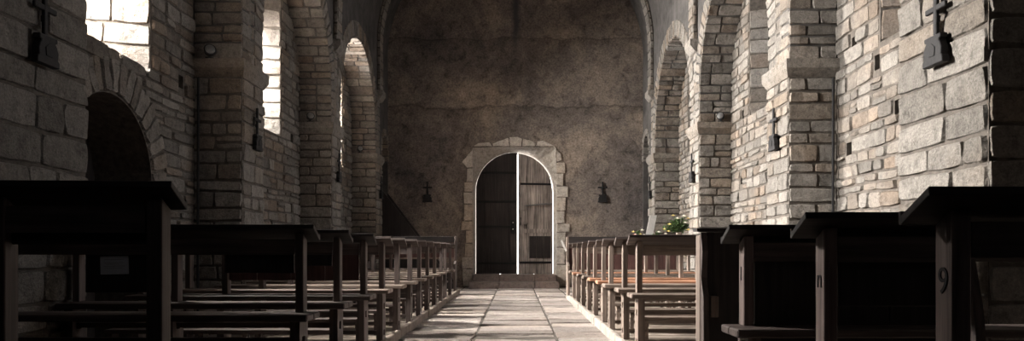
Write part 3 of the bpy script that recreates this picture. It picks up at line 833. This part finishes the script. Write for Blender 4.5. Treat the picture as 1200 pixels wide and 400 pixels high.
# ------------------------------------------------------------- wall crosses
def cross(label, loc, rz):
    t = thing('wall_cross', label, 'cross', loc, rz, 'iron crosses on the stonework')
    bm = BM(); bx(bm, -0.017, 0.017, -0.03, -0.008, 0.16, 0.46); bx(bm, -0.014, 0.014, -0.02, 0.0, 0.25, 0.29); obj('upright', bm, IRON, t, bev=0.004)
    bm = BM()
    bx(bm, -0.105, 0.105, -0.029, -0.009, 0.315, 0.348); obj('cross_arm', bm, IRON, t, bev=0.004)
    bm = BM()
    prism(bm, [(-0.105, 0.0), (0.105, 0.0), (0.105, 0.035), (0.09, 0.045), (0.095, 0.085), (0.08, 0.12), (0.065, 0.135), (0.085, 0.145), (0.085, 0.17), (-0.085, 0.17), (-0.085, 0.145), (-0.065, 0.135), (-0.08, 0.12), (-0.095, 0.085), (-0.09, 0.045), (-0.105, 0.035)], -0.045, 0.0, 'y')
    obj('pedestal', bm, IRON, t, bev=0.004)
    bm = BM(); prism(bm, [(-0.03, 0.05), (0.03, 0.05), (0.035, 0.10), (0, 0.125), (-0.035, 0.10)], -0.050, -0.045, 'y'); obj('shield', bm, IRON, t)
cz_ = 1.90
cross('small dark cross on the end wall, left of the arched door', (bpt(501, 0)[0], YEND - 0.002, cz_), 0)
cross('small dark cross on the end wall, right of the arched door', (bpt(706, 0)[0], YEND - 0.002, cz_), 0)
nm = ['closest', 'second', 'third', 'farthest']
for s in (-1, 1):
    for k, (p0_, p1_) in enumerate(PIERS):
        xf = (XN - 0.012 if k else (2.79 if s < 0 else 2.5)) - 0.032
        yc = (p0_ + p1_) / 2 + (-0.05 if k == 0 else 0)
        cross('dark cross on the %s pillar of the %s wall' % (nm[k], 'left' if s < 0 else 'right'), (s * xf, yc, cz_), PI / 2 * (-s) if s > 0 else PI / 2)
# crosses are built facing -Y; on the right wall they face -X, on the left +X
# (rotation handled above: -90 deg on the right, +90 deg on the left)

# ------------------------------------------------------------- small lamps on the imposts
def spot(label, x, y, z, rz):
    t = thing('spot_lamp', label, 'lamp', (x, y, z), rz, 'small lamps on the pillar ledges')
    bm = BM(); lathe(bm, [(0.045, 0), (0.045, 0.015), (0.012, 0.02), (0.012, 0.06)], n=14); obj('base', bm, IRON, t)
    bm = BM(); lathe(bm, [(0.02, -0.05), (0.05, -0.03), (0.062, 0.03), (0.055, 0.036)], n=18); o = obj('lamp_head', bm, IRON, t, smooth=False)
    o.location = (0, -0.01, 0.085); o.rotation_euler = (math.radians(75), 0, 0)
    bm = BM(); lathe(bm, [(0.05, 0.0), (0.035, 0.012), (0.01, 0.016)], n=18); o2 = obj('bulb', bm, GREYMETAL, o); o2.location = (0, 0, 0.036)
for s in (-1, 1):
    for k in (1, 2, 3):
        if s > 0 and k in (1, 3): continue
        spot('small round lamp standing on the ledge of the %s %s pillar' % (('left' if s < 0 else 'right'), ['', 'second', 'third', 'farthest'][k]), s * 3.16 if k > 1 or True else 0, PIERS[k][0] - 0.035, 2.8, s * -0.5)
# conduits in the pillar corners
for s, x, k, z1 in ((1, 3.27, 1, 2.6), (-1, -3.27, 1, 2.6)):
    bm = BM(); y = PIERS[k][0] - 0.06
    tube(bm, [(x, y, 0.02), (x, y, 1.2), (x + 0.004, y, z1)], 0.014)
    o = obj('cable_conduit', bm, IRON); tag(o, 'thin dark conduit running up beside the second pillar of the %s wall' % ('right' if s > 0 else 'left'), 'conduit')

# ------------------------------------------------------------- corner staircase behind the left block
t = thing('corner_stair', 'black boarded stair rising in the far left corner by the end wall', 'staircase', (-2.83, 16.36, 0.004))
TW = 1.55; TH = 2.05
bm = BM(); prism(bm, [(0.0, 0.0), (TW, 0.0), (TW, 0.05), (0.0, TH + 0.05)], 0.0, 0.03, 'y'); obj('side_board', bm, W_BLACK[2], t)
bm = BM(); prism(bm, [(0.0, TH - 0.2), (0.0, TH + 0.05), (TW, 0.05), (TW, 0.0), (TW - 0.14, 0.0)], 0.60, 0.63, 'y'); obj('stringer', bm, W_BLACK[0], t)
for k in range(9):
    z = (k + 1) * TH / 10; x = TW * (1 - (z + 0.05) / (TH + 0.05))
    bm = BM(); bx(bm, max(0.005, x - 0.19), x - 0.01, 0.032, 0.598, z - 0.03, z - 0.002); obj('tread', bm, W_BLACK[0], t, bev=0.003)

# ------------------------------------------------------------- table with flowers, right
t = thing('side_table', 'dark table with flowers on it behind the right back bench', 'table', (2.55, 13.65, 0.004))
bm = BM(); bx(bm, -0.65, 0.76, -0.22, 0.22, 0.93, 0.965); obj('tabletop', bm, W_DARK[0], t, bev=0.004)
for x in (-0.6, 0.54):
    for y in (-0.19, 0.14):
        bm = BM(); bx(bm, x, x + 0.05, y, y + 0.05, 0, 0.929); obj('leg', bm, W_DARK[2], t)
bm = BM(); bx(bm, -0.55, 0.54, -0.185, -0.165, 0.82, 0.929); obj('apron', bm, W_DARK[0], t)
TZ = 0.97
def vase(parent, h, r):
    bm = BM(); lathe(bm, [(r * .6, 0), (r * .95, h * .25), (r, h * .5), (r * .6, h * .85), (r * .75, h), (r * .62, h - 0.004), (r * .45, h * .8)], n=18); return obj('vase', bm, CERAMIC, parent, smooth=True)
def leaf_geo(bm, p, d, ln, w):
    d = d.normalized(); sd = d.cross(Vector((0, 0, 1)) if abs(d.z) < 0.95 else Vector((1, 0, 0))).normalized(); up = sd.cross(d)
    pts = [p, p + d * ln * .35 + sd * w + up * w * .4, p + d * ln * .75 + sd * w * .7 + up * w * .2, p + d * ln - up * w * .3, p + d * ln * .75 - sd * w * .7 + up * w * .2, p + d * ln * .35 - sd * w + up * w * .4]
    mid1 = p + d * ln * .35; mid2 = p + d * ln * .75
    v = [bm.verts.new(q) for q in pts]; m1 = bm.verts.new(mid1); m2 = bm.verts.new(mid2)
    for f in ((v[0], m1, v[1]), (v[0], v[5], m1), (v[1], m1, m2, v[2]), (m1, v[5], v[4], m2), (v[2], m2, v[3]), (m2, v[4], v[3])): bm.faces.new(f)
def bloom(parent, p, r, mat):
    bm = BM()
    for ring, (tilt, rr_, n) in enumerate(((0.3, 1.0, 8), (0.8, .75, 6))):
        for k in range(n):
            a = 2 * PI * k / n + ring * .4
            leaf_geo(bm, Vector(p), Vector((math.cos(a), math.sin(a) * 1.0 - .6, tilt)), r * rr_, r * .28)
    obj('flower', bm, mat, parent)
def bouquet(name, label, loc, h, spread, n_leaf, blooms, seed):
    rr_ = random.Random(seed); t = thing(name, label, 'flowers', loc)
    vase(t, h * .38, h * .16)
    bm = BM(); st = BM()
    for k in range(n_leaf):
        a = rr_.uniform(0, 2 * PI); e = rr_.uniform(0.15, 1.4); q = rr_.uniform(.35, 1)
        base = Vector((0, 0, h * .36)); dr = Vector((math.cos(a) * math.cos(e) * spread * 1.0, math.sin(a) * math.cos(e) * spread * .6, math.sin(e) * h * .55))
        tip = base + dr * q
        if k % 5 == 0: tube(st, [base, base + dr * q * .5 + Vector((0, 0, .01)), tip], 0.003, 5)
        leaf_geo(bm, tip, Vector((rr_.uniform(-1, 1), rr_.uniform(-1, 1), rr_.uniform(-.3, 1))), rr_.uniform(.05, .09), rr_.uniform(.012, .022))
    obj('foliage', bm, LEAF, t); obj('stem', st, LEAF, t)
    for (x, y, z, r, m) in blooms: bloom(t, (x, y, z), r, m)
bouquet('potted_plant', 'bushy green arrangement with yellow blooms beside the right wall', (2.89, 13.58, TZ), 0.47, 0.29, 380,
        [(-0.2, -.18, .30, .05, YELLOW), (-.07, -.20, .40, .055, CREAM), (0.04, -.22, .44, .055, CREAM), (.13, -.2, .40, .05, YELLOW), (.12, -.24, .2, .06, YELLOW), (-.22, -.18, .18, .045, YELLOW), (.06, -.24, .33, .045, CREAM), (.18, -.2, .33, .045, CREAM), (-.1, .0, .46, .05, YELLOW)], 3)
bouquet('flower_vase', 'little vase of pink and white flowers on the dark side table', (2.16, 13.55, TZ), 0.2, 0.1, 24,
        [(-.09, -.05, .17, .045, YELLOW), (-.06, -.07, .12, .045, PINK), (.04, -.05, .13, .04, YELLOW), (.07, -.03, .20, .05, CREAM), (.10, -.04, .12, .04, CREAM)], 5)
bouquet('flower_vase', 'low vase with sparse pale yellow blooms between board and green arrangement', (2.50, 13.56, TZ), 0.2, 0.12, 40,
        [(-.05, -.05, .10, .04, YELLOW), (.02, -.05, .17, .045, CREAM), (.12, -.05, .22, .04, YELLOW), (.14, -.05, .14, .04, CREAM)], 6)
# pale board leaning on the last right pillar
bm = BM(); prism(bm, [(-0.075, 0.0), (0.075, 0.0), (0.07, 1.58), (-0.07, 1.55)], 0.0, 0.022, 'y')
o = obj('leaning_board', bm, PALE, bev=0.003); o.location = (2.44, 15.35, 0.02); o.rotation_euler = (math.radians(-6.5), math.radians(13), 0)
tag(o, 'tall pale grey-white board leaning on the farthest right pillar', 'board')
# white leaflet tucked over the aisle end of the right back bench
bm = BM(); prism(bm, [(0, 0), (-0.05, 0.10), (-0.085, 0.19), (-0.06, 0.20), (-0.02, 0.11), (0.02, 0.02)], 0, 0.012, 'y')
o = obj('leaflet', bm, WHITEPAINT); o.location = (0.846, 12.92, 0.80); tag(o, 'small white folded leaflet stuck to the end of the right back bench', 'leaflet')

# ------------------------------------------------------------- windows and light
wn = 1
for s in (-1, 1):
    for i, (wc, hw_) in WIN.items():
        sill = (2.44 if s < 0 else 2.72) + 0.2
        wobj = bpy.data.objects.new('window_%d' % wn, None); C.objects.link(wobj); wobj['kind'] = 'structure'; wobj.location = (s * (XO - 0.08), wc, sill)
        wn += 1
        bm = BM(); prism(bm, arch_outline(0, WOUT + 0.03, -0.03, 4.2 - sill), -0.004, 0.004, 'x'); obj('pane', bm, GLASS, wobj)
        bm = BM()
        for k in range(1, 6):
            z = k * 0.26; bx(bm, -0.012, 0.012, -WOUT - 0.02, WOUT + 0.02, z - 0.006, z + 0.006)
        bx(bm, -0.012, 0.012, -0.006, 0.006, -0.02, 4.2 + WOUT - sill - 0.01); obj('window_bar', bm, IRON, wobj)
        ld = bpy.data.lights.new('daylight', 'AREA'); ld.shape = 'RECTANGLE'; ld.size = 0.66; ld.size_y = 1.5
        ld.energy = 1450 if s < 0 else 34; ld.spread = math.radians(125)
        ld.color = (1.0, 0.93, 0.85) if s < 0 else (0.9, 0.94, 1.0)
        lo = bpy.data.objects.new('daylight', ld); C.objects.link(lo)
        lo.location = (s * (XO + 0.12), wc, (sill + 4.3) / 2 + 0.1)
        d = Vector((-s, -0.32, -0.48)); lo.rotation_euler = d.to_track_quat('-Z', 'Y').to_euler()
# sun from behind-left, slanting into the left window splays
sd = bpy.data.lights.new('sun', 'SUN'); sd.energy = 38.0; sd.angle = math.radians(1.0); sd.color = (1.0, 0.9, 0.78)
so = bpy.data.objects.new('sun', sd); C.objects.link(so)
so.rotation_euler = Vector((1.0, 1.15, -0.64)).to_track_quat('-Z', 'Y').to_euler()
# chancel fill: added lamp high behind the camera, no window built
def area(name, loc, d, size, energy, col):
    ld = bpy.data.lights.new(name, 'AREA'); ld.shape = 'RECTANGLE'; ld.size = size[0]; ld.size_y = size[1]; ld.energy = energy; ld.color = col
    lo = bpy.data.objects.new(name, ld); C.objects.link(lo); lo.location = loc
    lo.rotation_euler = Vector(d).to_track_quat('-Z', 'Y').to_euler(); return lo
area('chancel_fill_light', (-0.3, YBACK + 0.1, 6.4), (0.0, 1.0, -0.28), (1.2, 1.8), 9, (0.95, 0.95, 1.0))
w = bpy.data.worlds.new('sky'); sc.world = w; w.use_nodes = True
w.node_tree.nodes['Background'].inputs[0].default_value = (1.0, 0.97, 0.94, 1); w.node_tree.nodes['Background'].inputs[1].default_value = 5.0

# ------------------------------------------------------------- camera
cd = bpy.data.cameras.new('camera'); co = bpy.data.objects.new('camera', cd); C.objects.link(co)
cd.sensor_width = 36; cd.lens = 27; cd.clip_start = 0.05
co.location = (0, 0, 0.82); co.rotation_euler = (PI / 2, 0, 0)
cd.shift_x = -4 / 1200; cd.shift_y = 94 / 1200
sc.camera = co
